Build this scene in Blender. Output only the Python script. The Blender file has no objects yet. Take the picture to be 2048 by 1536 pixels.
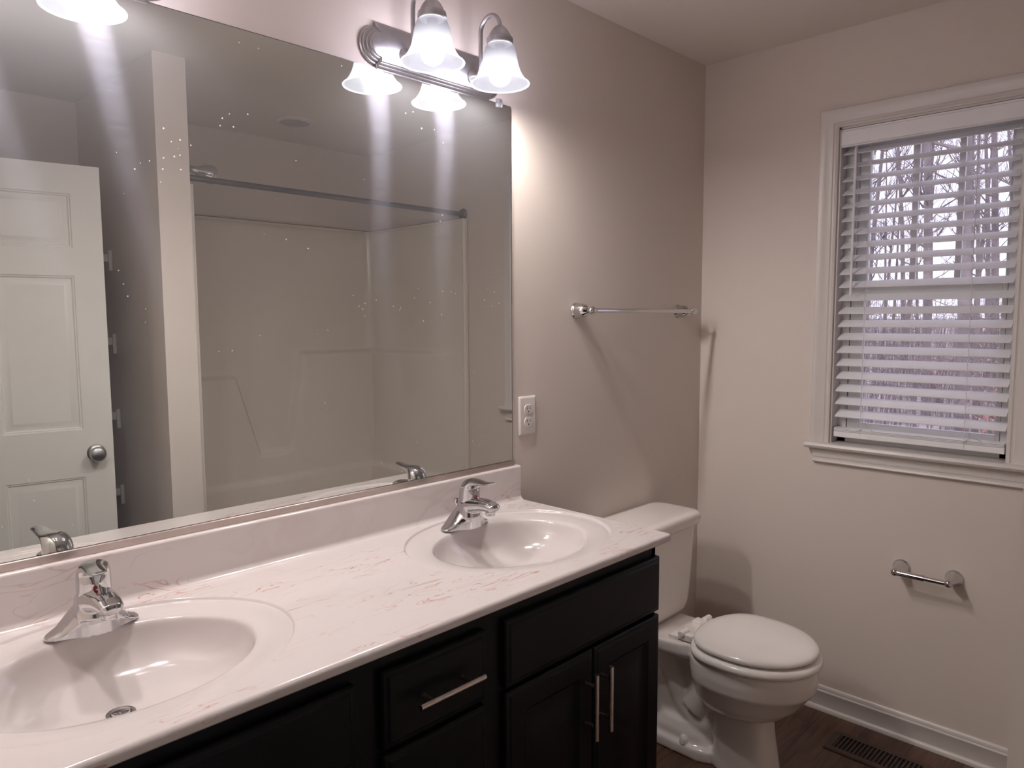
import bpy, bmesh, math, random
from mathutils import Vector, Matrix
S = bpy.context.scene
COL = S.collection
rnd = random.Random(7)
sin, cos, pi = math.sin, math.cos, math.pi

# ------------------------------------------------------------------ camera
cam = bpy.data.cameras.new('camera'); co = bpy.data.objects.new('camera', cam); COL.objects.link(co)
YAW, PITCH, ROLL = math.radians(44.369), math.radians(-5.152), math.radians(-0.249)
fw = Vector((cos(YAW)*cos(PITCH), sin(YAW)*cos(PITCH), sin(PITCH)))
rt = Vector((sin(YAW), -cos(YAW), 0)); up = rt.cross(fw)
r2 = rt*cos(ROLL) + up*sin(ROLL); u2 = -rt*sin(ROLL) + up*cos(ROLL)
M = Matrix((r2, u2, -fw)).transposed().to_4x4(); M.translation = (-2.6722, -1.5376, 1.4563)
co.matrix_world = M
cam.sensor_width = 36; cam.lens = 1464.25/2048*36; cam.clip_start = 0.02; cam.clip_end = 300
S.camera = co

# ------------------------------------------------------------------ sky, exposure
SKY = (0.71, 0.67, 0.87); SKY_STRENGTH = 1.6
BULB, SHADE = 300.0, .74
w = bpy.data.worlds.new('overcast_sky'); S.world = w; w.use_nodes = True
nt = w.node_tree; bg = nt.nodes['Background']
tc = nt.nodes.new('ShaderNodeTexCoord'); nz = nt.nodes.new('ShaderNodeTexNoise'); nz.inputs['Scale'].default_value = 2.0
cr = nt.nodes.new('ShaderNodeValToRGB')
cr.color_ramp.elements[0].color = (SKY[0]*.93, SKY[1]*.93, SKY[2]*.95, 1); cr.color_ramp.elements[1].color = (*SKY, 1)
nt.links.new(tc.outputs['Generated'], nz.inputs['Vector']); nt.links.new(nz.outputs['Fac'], cr.inputs['Fac'])
nt.links.new(cr.outputs['Color'], bg.inputs['Color']); bg.inputs['Strength'].default_value = SKY_STRENGTH
vs = S.view_settings
vs.view_transform = 'Standard'; vs.look = 'None'; vs.gamma = 1; vs.use_curve_mapping = False; vs.exposure = 0.45
S.cycles.use_denoising = True
S.cycles.sample_clamp_indirect = 6.0
S.cycles.blur_glossy = 0.6
S.cycles.max_bounces = 12; S.cycles.diffuse_bounces = 5; S.cycles.glossy_bounces = 6

# ------------------------------------------------------------------ materials
def mat(name, col, rough=0.5, metal=0.0, var=0.03, scale=8.0, bump=0.0, bscale=300.0, spec=0.5, coat=0.0):
    m = bpy.data.materials.new(name); m.use_nodes = True
    t = m.node_tree; b = t.nodes['Principled BSDF']
    c = t.nodes.new('ShaderNodeTexCoord'); n = t.nodes.new('ShaderNodeTexNoise')
    n.inputs['Scale'].default_value = scale; n.inputs['Detail'].default_value = 4
    r = t.nodes.new('ShaderNodeValToRGB')
    r.color_ramp.elements[0].position = .3; r.color_ramp.elements[1].position = .7
    r.color_ramp.elements[0].color = (*[max(0, x*(1-var)) for x in col], 1)
    r.color_ramp.elements[1].color = (*[min(1, x*(1+var)) for x in col], 1)
    t.links.new(c.outputs['Object'], n.inputs['Vector']); t.links.new(n.outputs['Fac'], r.inputs['Fac'])
    t.links.new(r.outputs['Color'], b.inputs['Base Color'])
    b.inputs['Roughness'].default_value = rough; b.inputs['Metallic'].default_value = metal
    b.inputs['Specular IOR Level'].default_value = spec; b.inputs['Coat Weight'].default_value = coat
    if coat: b.inputs['Coat Roughness'].default_value = 0.06
    if bump:
        n2 = t.nodes.new('ShaderNodeTexNoise'); n2.inputs['Scale'].default_value = bscale; n2.inputs['Detail'].default_value = 3
        bp = t.nodes.new('ShaderNodeBump'); bp.inputs['Strength'].default_value = bump; bp.inputs['Distance'].default_value = .002
        t.links.new(c.outputs['Object'], n2.inputs['Vector']); t.links.new(n2.outputs['Fac'], bp.inputs['Height'])
        t.links.new(bp.outputs['Normal'], b.inputs['Normal'])
    return m
MT = {}
MT['wall'] = mat('wall_paint', (.70, .625, .575), .55, var=.015, scale=2, bump=.06, bscale=220)
MT['ceil'] = mat('ceiling_paint', (.76, .70, .655), .75, var=.015, scale=2, bump=.1, bscale=150)
MT['trim'] = mat('white_trim_paint', (.68, .635, .62), .32, var=.01)
MT['doorw'] = mat('door_white_paint', (.76, .74, .71), .4, var=.015, bump=.12, bscale=90)
MT['vinyl'] = mat('window_vinyl', (.72, .72, .72), .35, var=.01)
MT['blind'] = mat('blind_white', (.90, .89, .92), .35, var=.02, scale=20)
MT['cord'] = mat('cord_white', (.7, .68, .66), .7)
MT['chrome'] = mat('chrome', (.64, .64, .65), .05, 1.0, var=.02, scale=30)
MT['nickel'] = mat('brushed_nickel', (.45, .44, .46), .36, 1.0, var=.05, scale=60)
MT['pull'] = mat('satin_pull', (.66, .60, .56), .28, 1.0, var=.05, scale=60)
MT['black'] = mat('black_cabinet_paint', (.0035, .0035, .0055), .38, var=.1, spec=.2)
MT['porc'] = mat('porcelain', (.86, .81, .78), .12, var=.01, coat=.3)
MT['seat'] = mat('seat_plastic', (.93, .89, .87), .18, var=.01, coat=.3)
MT['caulk'] = mat('old_caulk', (.30, .25, .21), .7, var=.1, scale=30)
MT['fiber'] = mat('fiberglass', (.74, .68, .62), .16, var=.012, scale=3)
MT['plastic'] = mat('outlet_plastic', (.74, .70, .68), .3, var=.01)
MT['dark'] = mat('dark_slot', (.012, .01, .01), .6)
MT['reg'] = mat('register_brown', (.085, .052, .042), .45, .3, var=.1, scale=40)
MT['red'] = mat('red_dot', (.45, .01, .015), .3)
MT['rod'] = mat('rod_metal', (.22, .22, .23), .3, .9, var=.05, scale=40)
MT['wire'] = mat('shelf_white', (.62, .6, .58), .45)
MT['channel'] = mat('aluminium_channel', (.60, .52, .49), .28, 1.0, var=.04, scale=50)
MT['bark'] = mat('tree_bark', (.25, .215, .20), .9, var=.35, scale=3)
MT['litter'] = mat('leaf_litter', (.40, .335, .32), .95, var=.5, scale=1.6)
MT['rust'] = mat('rust_leaves', (.45, .24, .20), .8, var=.35, scale=6)
MT['lens'] = mat('lamp_lens', (.45, .43, .42), .35)

def floor_mat():
    m = bpy.data.materials.new('wood_plank_floor'); m.use_nodes = True; t = m.node_tree; b = t.nodes['Principled BSDF']
    c = t.nodes.new('ShaderNodeTexCoord')
    br = t.nodes.new('ShaderNodeTexBrick'); br.offset = .37
    br.inputs['Scale'].default_value = 1; br.inputs['Brick Width'].default_value = 1.2; br.inputs['Row Height'].default_value = .15
    br.inputs['Mortar Size'].default_value = .0015
    br.inputs['Color1'].default_value = (.135, .068, .045, 1); br.inputs['Color2'].default_value = (.095, .047, .032, 1); br.inputs['Mortar'].default_value = (.03, .018, .014, 1)
    mp = t.nodes.new('ShaderNodeMapping'); mp.inputs['Scale'].default_value = (2.5, 26, 1)
    n = t.nodes.new('ShaderNodeTexNoise'); n.inputs['Scale'].default_value = 1.6; n.inputs['Detail'].default_value = 8; n.inputs['Distortion'].default_value = 1.2
    r = t.nodes.new('ShaderNodeValToRGB'); r.color_ramp.elements[0].position = .3; r.color_ramp.elements[1].position = .72
    r.color_ramp.elements[0].color = (.35, .33, .32, 1); r.color_ramp.elements[1].color = (1.35, 1.35, 1.35, 1)
    mx = t.nodes.new('ShaderNodeMix'); mx.data_type = 'RGBA'; mx.blend_type = 'MULTIPLY'; mx.inputs['Factor'].default_value = .9
    L = t.links.new
    L(c.outputs['Object'], br.inputs['Vector']); L(c.outputs['Object'], mp.inputs['Vector']); L(mp.outputs['Vector'], n.inputs['Vector'])
    L(n.outputs['Fac'], r.inputs['Fac']); L(br.outputs['Color'], mx.inputs['A']); L(r.outputs['Color'], mx.inputs['B'])
    L(mx.outputs['Result'], b.inputs['Base Color']); b.inputs['Roughness'].default_value = .42
    return m
MT['floor'] = floor_mat()

def marble_mat():
    m = bpy.data.materials.new('cultured_marble'); m.use_nodes = True; t = m.node_tree; b = t.nodes['Principled BSDF']; L = t.links.new
    c = t.nodes.new('ShaderNodeTexCoord')
    def vein(scale, stretch, width, seed, mlo, mhi, mscale):
        mp = t.nodes.new('ShaderNodeMapping'); mp.inputs['Scale'].default_value = stretch; mp.inputs['Location'].default_value = (seed, seed*.7, 0)
        mp.inputs['Rotation'].default_value = (0, 0, math.radians(18))
        n = t.nodes.new('ShaderNodeTexNoise'); n.inputs['Scale'].default_value = scale; n.inputs['Detail'].default_value = 2.5; n.inputs['Distortion'].default_value = 1.0
        s = t.nodes.new('ShaderNodeMath'); s.operation = 'SUBTRACT'; s.inputs[1].default_value = .5
        a = t.nodes.new('ShaderNodeMath'); a.operation = 'ABSOLUTE'
        mr = t.nodes.new('ShaderNodeMapRange'); mr.inputs['From Min'].default_value = 0; mr.inputs['From Max'].default_value = width
        mr.inputs['To Min'].default_value = 1; mr.inputs['To Max'].default_value = 0
        n2 = t.nodes.new('ShaderNodeTexNoise'); n2.inputs['Scale'].default_value = mscale; n2.inputs['Detail'].default_value = 1
        mr2 = t.nodes.new('ShaderNodeMapRange'); mr2.inputs['From Min'].default_value = mlo; mr2.inputs['From Max'].default_value = mhi
        mu = t.nodes.new('ShaderNodeMath'); mu.operation = 'MULTIPLY'
        L(c.outputs['Object'], mp.inputs['Vector']); L(mp.outputs['Vector'], n.inputs['Vector']); L(n.outputs['Fac'], s.inputs[0]); L(s.outputs[0], a.inputs[0])
        L(a.outputs[0], mr.inputs['Value']); L(mp.outputs['Vector'], n2.inputs['Vector']); L(n2.outputs['Fac'], mr2.inputs['Value'])
        L(mr.outputs['Result'], mu.inputs[0]); L(mr2.outputs['Result'], mu.inputs[1])
        return mu.outputs[0]
    def mixin(prev, fac, col, k):
        mu = t.nodes.new('ShaderNodeMath'); mu.operation = 'MULTIPLY'; mu.inputs[1].default_value = k; L(fac, mu.inputs[0])
        mx = t.nodes.new('ShaderNodeMix'); mx.data_type = 'RGBA'; L(mu.outputs[0], mx.inputs['Factor'])
        if isinstance(prev, tuple): mx.inputs['A'].default_value = prev
        else: L(prev, mx.inputs['A'])
        mx.inputs['B'].default_value = col
        return mx.outputs['Result']
    base = (.645, .588, .585, 1)
    o = mixin(base, vein(9, (.6, 2.2, 1.8), .014, 3.1, .49, .62, 2.2), (.42, .27, .20, 1), .75)
    o = mixin(o, vein(13, (.6, 2.4, 2.2), .013, 23.4, .51, .62, 3.4), (.46, .16, .10, 1), .85)
    o = mixin(o, vein(5, (.8, 1.6, 1), .05, 5.3, .5, .75, 2.5), (.56, .47, .45, 1), .5)
    L(o, b.inputs['Base Color']); b.inputs['Roughness'].default_value = .16; b.inputs['Coat Weight'].default_value = .25; b.inputs['Coat Roughness'].default_value = .05
    return m
MT['marble'] = marble_mat()
MT['basin'] = mat('basin_gelcoat', (.63, .575, .572), .12, var=.012, scale=5, coat=.35)

def mirror_mat():
    m = bpy.data.materials.new('mirror_glass'); m.use_nodes = True; t = m.node_tree; L = t.links.new
    for n in list(t.nodes): t.nodes.remove(n)
    out = t.nodes.new('ShaderNodeOutputMaterial')
    g = t.nodes.new('ShaderNodeBsdfAnisotropic'); g.inputs['Color'].default_value = (.80, .82, .79, 1); g.inputs['Roughness'].default_value = .004
    f = t.nodes.new('ShaderNodeBsdfAnisotropic'); f.inputs['Color'].default_value = (.76, .77, 1.0, 1); f.inputs['Roughness'].default_value = .33; f.inputs['Anisotropy'].default_value = .80
    tv = t.nodes.new('ShaderNodeCombineXYZ'); tv.inputs[0].default_value = .891; tv.inputs[2].default_value = .454   # along the wipe marks
    L(tv.outputs[0], f.inputs['Tangent'])
    c = t.nodes.new('ShaderNodeTexCoord')
    mp = t.nodes.new('ShaderNodeMapping'); mp.inputs['Scale'].default_value = (2, 1, 90)
    n = t.nodes.new('ShaderNodeTexNoise'); n.inputs['Scale'].default_value = 2.5; n.inputs['Detail'].default_value = 4
    mr = t.nodes.new('ShaderNodeMapRange'); mr.inputs['From Min'].default_value = .3; mr.inputs['From Max'].default_value = .7
    mr.inputs['To Min'].default_value = .010; mr.inputs['To Max'].default_value = .018
    L(c.outputs['Object'], mp.inputs['Vector']); L(mp.outputs['Vector'], n.inputs['Vector']); L(n.outputs['Fac'], mr.inputs['Value'])
    mx = t.nodes.new('ShaderNodeMixShader'); L(mr.outputs['Result'], mx.inputs['Fac']); L(g.outputs[0], mx.inputs[1]); L(f.outputs[0], mx.inputs[2])
    # dried splashes: tiny specks in loose patches
    v = t.nodes.new('ShaderNodeTexVoronoi'); v.inputs['Scale'].default_value = 55
    lt = t.nodes.new('ShaderNodeMath'); lt.operation = 'LESS_THAN'; lt.inputs[1].default_value = .10
    n3 = t.nodes.new('ShaderNodeTexNoise'); n3.inputs['Scale'].default_value = 5.5; n3.inputs['Detail'].default_value = 3
    gt = t.nodes.new('ShaderNodeMath'); gt.operation = 'GREATER_THAN'; gt.inputs[1].default_value = .58
    mu = t.nodes.new('ShaderNodeMath'); mu.operation = 'MULTIPLY'
    mu2 = t.nodes.new('ShaderNodeMath'); mu2.operation = 'MULTIPLY'; mu2.inputs[1].default_value = .4
    L(c.outputs['Object'], v.inputs['Vector']); L(v.outputs['Distance'], lt.inputs[0]); L(c.outputs['Object'], n3.inputs['Vector']); L(n3.outputs['Fac'], gt.inputs[0])
    L(lt.outputs[0], mu.inputs[0]); L(gt.outputs[0], mu.inputs[1]); L(mu.outputs[0], mu2.inputs[0])
    d = t.nodes.new('ShaderNodeBsdfDiffuse'); d.inputs['Color'].default_value = (.8, .8, .8, 1)
    ds = t.nodes.new('ShaderNodeBsdfDiffuse'); ds.inputs['Color'].default_value = (.84, .86, .95, 1)   # thin even film of dust
    mx3 = t.nodes.new('ShaderNodeMixShader'); mx3.inputs['Fac'].default_value = .032; L(mx.outputs[0], mx3.inputs[1]); L(ds.outputs[0], mx3.inputs[2])
    mx2 = t.nodes.new('ShaderNodeMixShader'); L(mu2.outputs[0], mx2.inputs['Fac']); L(mx3.outputs[0], mx2.inputs[1]); L(d.outputs[0], mx2.inputs[2])
    L(mx2.outputs[0], out.inputs['Surface'])
    return m
MT['mirror'] = mirror_mat()

def glass_mat(name, tint=(1, 1, 1), refl=.06):
    m = bpy.data.materials.new(name); m.use_nodes = True; t = m.node_tree; L = t.links.new
    for n in list(t.nodes): t.nodes.remove(n)
    out = t.nodes.new('ShaderNodeOutputMaterial'); tr = t.nodes.new('ShaderNodeBsdfTransparent'); tr.inputs['Color'].default_value = (*tint, 1)
    gl = t.nodes.new('ShaderNodeBsdfAnisotropic'); gl.inputs['Roughness'].default_value = .01
    fr = t.nodes.new('ShaderNodeFresnel'); fr.inputs['IOR'].default_value = 1.35
    mx = t.nodes.new('ShaderNodeMixShader'); L(fr.outputs[0], mx.inputs['Fac']); L(tr.outputs[0], mx.inputs[1]); L(gl.outputs[0], mx.inputs[2]); L(mx.outputs[0], out.inputs['Surface'])
    return m
MT['pane'] = glass_mat('window_glass', (.97, .98, .98))

def clear_plastic():
    m = mat('clear_plastic', (.9, .9, .95), .08); b = m.node_tree.nodes['Principled BSDF']; b.inputs['Transmission Weight'].default_value = .8
    return m
MT['clip'] = clear_plastic()

def bulb_mat():
    m = bpy.data.materials.new('bulb_glow'); m.use_nodes = True; t = m.node_tree
    for n in list(t.nodes): t.nodes.remove(n)
    out = t.nodes.new('ShaderNodeOutputMaterial'); e = t.nodes.new('ShaderNodeEmission')
    e.inputs['Color'].default_value = (1, .93, .885, 1); e.inputs['Strength'].default_value = BULB
    t.links.new(e.outputs[0], out.inputs['Surface']); return m
MT['bulb'] = bulb_mat()
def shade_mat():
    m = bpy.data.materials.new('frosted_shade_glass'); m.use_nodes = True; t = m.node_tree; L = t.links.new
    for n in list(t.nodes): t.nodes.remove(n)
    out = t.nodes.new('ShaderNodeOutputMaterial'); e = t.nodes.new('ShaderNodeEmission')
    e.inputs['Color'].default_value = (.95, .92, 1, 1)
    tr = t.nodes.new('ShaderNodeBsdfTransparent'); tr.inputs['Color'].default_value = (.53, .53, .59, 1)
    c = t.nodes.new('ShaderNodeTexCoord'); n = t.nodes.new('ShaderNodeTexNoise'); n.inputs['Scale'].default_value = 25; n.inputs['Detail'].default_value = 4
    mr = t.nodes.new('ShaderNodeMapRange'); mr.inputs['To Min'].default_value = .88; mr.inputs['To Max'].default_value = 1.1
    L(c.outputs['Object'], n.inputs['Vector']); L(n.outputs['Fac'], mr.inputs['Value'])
    sp = t.nodes.new('ShaderNodeSeparateXYZ'); L(c.outputs['Object'], sp.inputs[0])   # bulb light painted into the emission: strongest round the bulb, least at the neck
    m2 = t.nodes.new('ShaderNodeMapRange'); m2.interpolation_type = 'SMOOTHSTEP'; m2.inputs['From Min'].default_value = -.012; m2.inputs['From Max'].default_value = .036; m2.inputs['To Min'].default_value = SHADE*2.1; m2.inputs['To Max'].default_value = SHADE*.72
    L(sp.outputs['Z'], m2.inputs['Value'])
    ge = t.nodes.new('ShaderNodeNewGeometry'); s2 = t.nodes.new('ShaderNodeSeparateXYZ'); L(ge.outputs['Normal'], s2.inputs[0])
    m3 = t.nodes.new('ShaderNodeMapRange'); m3.inputs['From Min'].default_value = -.55; m3.inputs['From Max'].default_value = -.05; m3.inputs['To Min'].default_value = .68; m3.inputs['To Max'].default_value = 1.0   # painted shading: emission lowered where the glass faces down, inside the flare
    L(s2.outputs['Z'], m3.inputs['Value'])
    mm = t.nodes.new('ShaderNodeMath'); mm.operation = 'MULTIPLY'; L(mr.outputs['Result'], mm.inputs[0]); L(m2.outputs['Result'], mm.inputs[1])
    m4 = t.nodes.new('ShaderNodeMath'); m4.operation = 'MULTIPLY'; L(mm.outputs[0], m4.inputs[0]); L(m3.outputs['Result'], m4.inputs[1]); m5 = t.nodes.new('ShaderNodeMapRange'); m5.inputs['From Min'].default_value = -.0512; m5.inputs['From Max'].default_value = -.0495; m5.inputs['To Min'].default_value = .55; m5.inputs['To Max'].default_value = 0   # painted highlight: extra emission along the lip
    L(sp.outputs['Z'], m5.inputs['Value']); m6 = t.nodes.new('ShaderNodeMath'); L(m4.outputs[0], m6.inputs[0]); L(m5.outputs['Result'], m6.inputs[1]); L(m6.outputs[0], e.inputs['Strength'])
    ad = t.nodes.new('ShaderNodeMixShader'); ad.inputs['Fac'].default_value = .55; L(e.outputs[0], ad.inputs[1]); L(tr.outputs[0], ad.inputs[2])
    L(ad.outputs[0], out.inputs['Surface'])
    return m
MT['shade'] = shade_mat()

# ------------------------------------------------------------------ mesh helpers
class MB:
    def __init__(s): s.v = []; s.f = []
    def add(s, vs, fs):
        o = len(s.v); s.v += [tuple(p) for p in vs]; s.f += [tuple(i+o for i in f) for f in fs]; return s
    def box(s, x0, x1, y0, y1, z0, z1):
        x0, x1 = min(x0, x1), max(x0, x1); y0, y1 = min(y0, y1), max(y0, y1); z0, z1 = min(z0, z1), max(z0, z1)
        return s.add([(x0, y0, z0), (x1, y0, z0), (x1, y1, z0), (x0, y1, z0), (x0, y0, z1), (x1, y0, z1), (x1, y1, z1), (x0, y1, z1)],
                     [(0, 3, 2, 1), (4, 5, 6, 7), (0, 1, 5, 4), (1, 2, 6, 5), (2, 3, 7, 6), (3, 0, 4, 7)])
    def obox(s, c, ax, ay, az):  # oriented box from half-axis vectors
        c = Vector(c); ax = Vector(ax); ay = Vector(ay); az = Vector(az)
        p = [c+ax*i+ay*j+az*k for k in (-1, 1) for i, j in ((-1, -1), (1, -1), (1, 1), (-1, 1))]
        return s.add(p, [(0, 3, 2, 1), (4, 5, 6, 7), (0, 1, 5, 4), (1, 2, 6, 5), (2, 3, 7, 6), (3, 0, 4, 7)])
    def loft(s, rings, cap=True, closed=True):
        n = len(rings[0]); vs = [p for r in rings for p in r]; fs = []
        for i in range(len(rings)-1):
            for j in range(n if closed else n-1):
                a = i*n+j; b = i*n+(j+1) % n; fs.append((a, b, b+n, a+n))
        if cap: fs.append(tuple(range(n-1, -1, -1))); fs.append(tuple((len(rings)-1)*n+j for j in range(n)))
        return s.add(vs, fs)
    def lathe(s, prof, c=(0, 0, 0), axis='Z', n=32, cap=True):
        rings = []
        for r, h in prof:
            rg = []
            for k in range(n):
                a = 2*pi*k/n; x, y = r*cos(a), r*sin(a)
                p = {'Z': (x, y, h), 'Y': (x, h, -y), 'X': (h, x, y), '-Y': (x, -h, y), '-X': (-h, x, -y)}[axis]
                rg.append((p[0]+c[0], p[1]+c[1], p[2]+c[2]))
            rings.append(rg)
        return s.loft(rings, cap)
    def tube(s, path, r, n=12, cap=True):
        path = [Vector(p) for p in path]; rings = []; N = None
        for i, p in enumerate(path):
            t = (path[min(i+1, len(path)-1)] - path[max(i-1, 0)]).normalized()
            if N is None:
                N = t.orthogonal().normalized()
            N = (N - t*N.dot(t)).normalized(); B = t.cross(N)
            rr = r[i] if isinstance(r, (list, tuple)) else r
            rings.append([p + (N*cos(2*pi*k/n) + B*sin(2*pi*k/n))*rr for k in range(n)])
        return s.loft(rings, cap)
    def extr(s, prof, x0, x1, f, cap=True):  # profile (a,b) swept straight: f(t,a,b) -> xyz
        return s.loft([[f(x0, a, b) for a, b in prof], [f(x1, a, b) for a, b in prof]], cap)
    def build(s, name, m, parent=None, bevel=0, seg=2, smooth=35, fix=True):
        me = bpy.data.meshes.new(name)
        if parent is not None:
            rootp = parent
            while rootp.parent: rootp = rootp.parent
            off = Vector(rootp.location) if rootp.get('_world') else Vector((0, 0, 0))
        else:
            xs = [p[0] for p in s.v]; ys = [p[1] for p in s.v]; zs = [p[2] for p in s.v]
            off = Vector(((min(xs)+max(xs))/2, (min(ys)+max(ys))/2, min(zs)))
        me.from_pydata([(p[0]-off.x, p[1]-off.y, p[2]-off.z) for p in s.v], [], s.f)
        if fix:
            b = bmesh.new(); b.from_mesh(me); bmesh.ops.recalc_face_normals(b, faces=b.faces); b.to_mesh(me); b.free()
        me.materials.append(MT[m]); o = bpy.data.objects.new(name, me); COL.objects.link(o)
        if parent is not None: o.parent = parent
        else:
            o.location = off; o['_world'] = 1
        if smooth:
            me.polygons.foreach_set('use_smooth', [True]*len(me.polygons)); me.set_sharp_from_angle(angle=math.radians(smooth))
        if bevel:
            bv = o.modifiers.new('bevel', 'BEVEL'); bv.width = bevel; bv.segments = seg; bv.limit_method = 'ANGLE'; bv.angle_limit = math.radians(40); bv.harden_normals = True
        return o
def B(*a): return MB().box(*a)
def tag(o, label=None, cat=None, group=None, kind=None):
    if label: o['label'] = label
    if cat: o['category'] = cat
    if group: o['group'] = group
    if kind: o['kind'] = kind
    return o
def thing(name, loc, label, cat, group=None, world=True):
    o = bpy.data.objects.new(name, None); COL.objects.link(o); o.location = loc; o.empty_display_size = .05
    if world: o['_world'] = 1
    return tag(o, label, cat, group)
def struct(mb, name, m, label=None, **k):
    o = mb.build(name, m, **k); o['kind'] = 'structure'
    if label: o['label'] = label
    return o
def rrect(hx, hy, r, n=6, cx=0, cy=0):
    pts = []
    for sx, sy, a0 in ((1, 1, 0), (-1, 1, 90), (-1, -1, 180), (1, -1, 270)):
        for k in range(n+1):
            a = math.radians(a0 + 90*k/n); pts.append((cx+sx*(hx-r)+r*cos(a), cy+sy*(hy-r)+r*sin(a)))
    return pts
def bez(pts, n=24):  # Catmull-Rom through points
    P = [Vector(p) for p in pts]; P = [P[0]*2-P[1]] + P + [P[-1]*2-P[-2]]; out = []
    seg = len(P)-3
    for i in range(seg):
        p0, p1, p2, p3 = P[i:i+4]
        for k in range(n//seg + (1 if i == seg-1 else 0) if i < seg-1 else n//seg+1):
            t = k/(n//seg)
            out.append(.5*((2*p1)+(p2-p0)*t+(2*p0-5*p1+4*p2-p3)*t*t+(3*p1-p0-3*p2+p3)*t**3))
    return out
def sstep(a, b, x):
    t = min(1, max(0, (x-a)/(b-a))); return t*t*(3-2*t)

# ------------------------------------------------------------------ room shell
H = 2.442; XL = -2.60; YB = -2.30; WT = .115
struct(B(XL-1.7, .13, YB-.12, .12, -.10, 0), 'floor', 'floor', 'dark brown wood plank floor', smooth=0)
struct(B(XL-1.7, .13, YB-.12, .12, H, H+.10), 'ceiling', 'ceil', 'flat painted ceiling', smooth=0)
struct(B(XL-WT, .0, 0, .12, 0, H), 'wall_back', 'wall', 'greige wall carrying the mirror and both light fixtures', smooth=0)
WY0, WY1, WZ0, WZ1 = -.527, -1.070, .985, 2.110    # window opening
mb = MB(); mb.box(0, .13, WY0, .12, 0, H); mb.box(0, .13, YB-.12, WY1, 0, H); mb.box(0, .13, WY1, WY0, 0, WZ0); mb.box(0, .13, WY1, WY0, WZ1, H)
struct(mb, 'wall_right', 'wall', 'greige wall with the window', smooth=0)
struct(B(XL-1.7, .0, YB-.12, YB, 0, H), 'wall_front', 'wall', 'wall opposite the mirror, behind tub and shelves', smooth=0)
struct(B(-1.6007, -1.4804, YB, -1.3679, 0, H), 'wall_partition', 'wall', 'narrow partition wall end beside the shower', smooth=0)
mb = MB(); mb.box(XL-WT, XL, -.80, 0, 0, H); mb.box(XL-WT, XL, YB, -1.74, 0, H); mb.box(XL-WT, XL, -1.74, -.80, 2.08, H)
struct(mb, 'wall_left', 'wall', 'wall with the entry doorway', smooth=0)
mb = MB(); mb.box(XL-1.7, XL-1.6, YB, .12, 0, H); mb.box(XL-1.6, XL-WT, .0, .12, 0, H)
struct(mb, 'wall_hall', 'wall', 'hallway wall beyond the doorway', smooth=0)

# baseboards
BBP = [(0, 0), (.0215, 0), (.0215, .006), (.0195, .012), (.015, .017), (.0125, .018), (.0125, .066), (.0145, .069), (.0145, .073), (.0095, .076), (.0095, .081), (.0075, .088), (.004, .0917), (0, .0917)]
o = struct(MB().extr(BBP, -.0, -1.415, lambda t, a, b: (-a, t, b)), 'baseboard_right', 'trim', 'white moulded baseboard under the window')
o = struct(MB().extr(BBP, -1.10, -.022, lambda t, a, b: (t, -a, b)), 'baseboard_back', 'trim', 'white baseboard behind the toilet')

# ------------------------------------------------------------------ window
win = thing('window_1', (0, -.80, WZ0), None, None); win['kind'] = 'structure'; win['label'] = 'white cased double hung window above the sill'
del_keys = []
CP = [(0, 0), (0, .010), (.006, .012), (.010, .010), (.014, .010), (.018, .013), (.040, .016), (.046, .019), (.054, .020), (.060, .020), (.064, .016), (.064, 0)]
rings = []
ZB = 1.004
for (yy, zz, dy, dz) in ((WY0, ZB, 1, 0), (WY0, WZ1, 1, 1), (WY1, WZ1, -1, 1), (WY1, ZB, -1, 0)):
    rings.append([(-h, yy+dy*w_, zz+dz*w_) for w_, h in CP])
MB().loft(rings).build('window_casing', 'trim', win, smooth=25)
SP = [(-.13, .983), (.036, .983), (.041, .986), (.045, .9935), (.041, 1.001), (.036, 1.004), (-.13, 1.004)]
st = MB(); st.extr(SP[1:6], -.452, -1.146, lambda t, a, b: (-a, t, b)); st.box(-.036, 0, -.452, -1.146, .983, 1.004); st.box(0, .13, WY0-.001, WY1+.001, .985, 1.004)
st.build('window_sill', 'trim', win, smooth=30)
AP = [(0, .930), (.015, .930), (.018, .934), (.016, .940), (.012, .943), (.012, .948), (.014, .950), (.014, .972), (.020, .978), (.020, .983), (0, .983)]
MB().extr(AP, -.474, -1.123, lambda t, a, b: (-a, t, b)).build('sill_apron', 'trim', win, smooth=25)
jb = MB(); jb.box(.0, .13, WY0, WY0-.006, ZB, WZ1); jb.box(0, .13, WY1, WY1+.006, ZB, WZ1); jb.box(0, .13, WY0, WY1, WZ1, WZ1-.006)
jb.build('window_jamb', 'trim', win, smooth=0)
yA, yB_ = WY0-.006, WY1+.006
fr = MB()
for (a, b) in ((yA, yA-.028), (yB_, yB_+.028)):
    fr.box(.058, .125, a, b, ZB, WZ1-.006)
    sgn = -1 if a == yA else 1
    fr.box(.078, .083, b, b+sgn*.006, ZB, WZ1-.006); fr.box(.100, .104, b, b+sgn*.006, ZB, WZ1-.006)
fr.box(.058, .125, yA, yB_, ZB, ZB+.03); fr.box(.058, .125, yA, yB_, WZ1-.006, WZ1-.036)
fr.build('window_frame', 'vinyl', win, bevel=.001, smooth=0)
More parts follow.
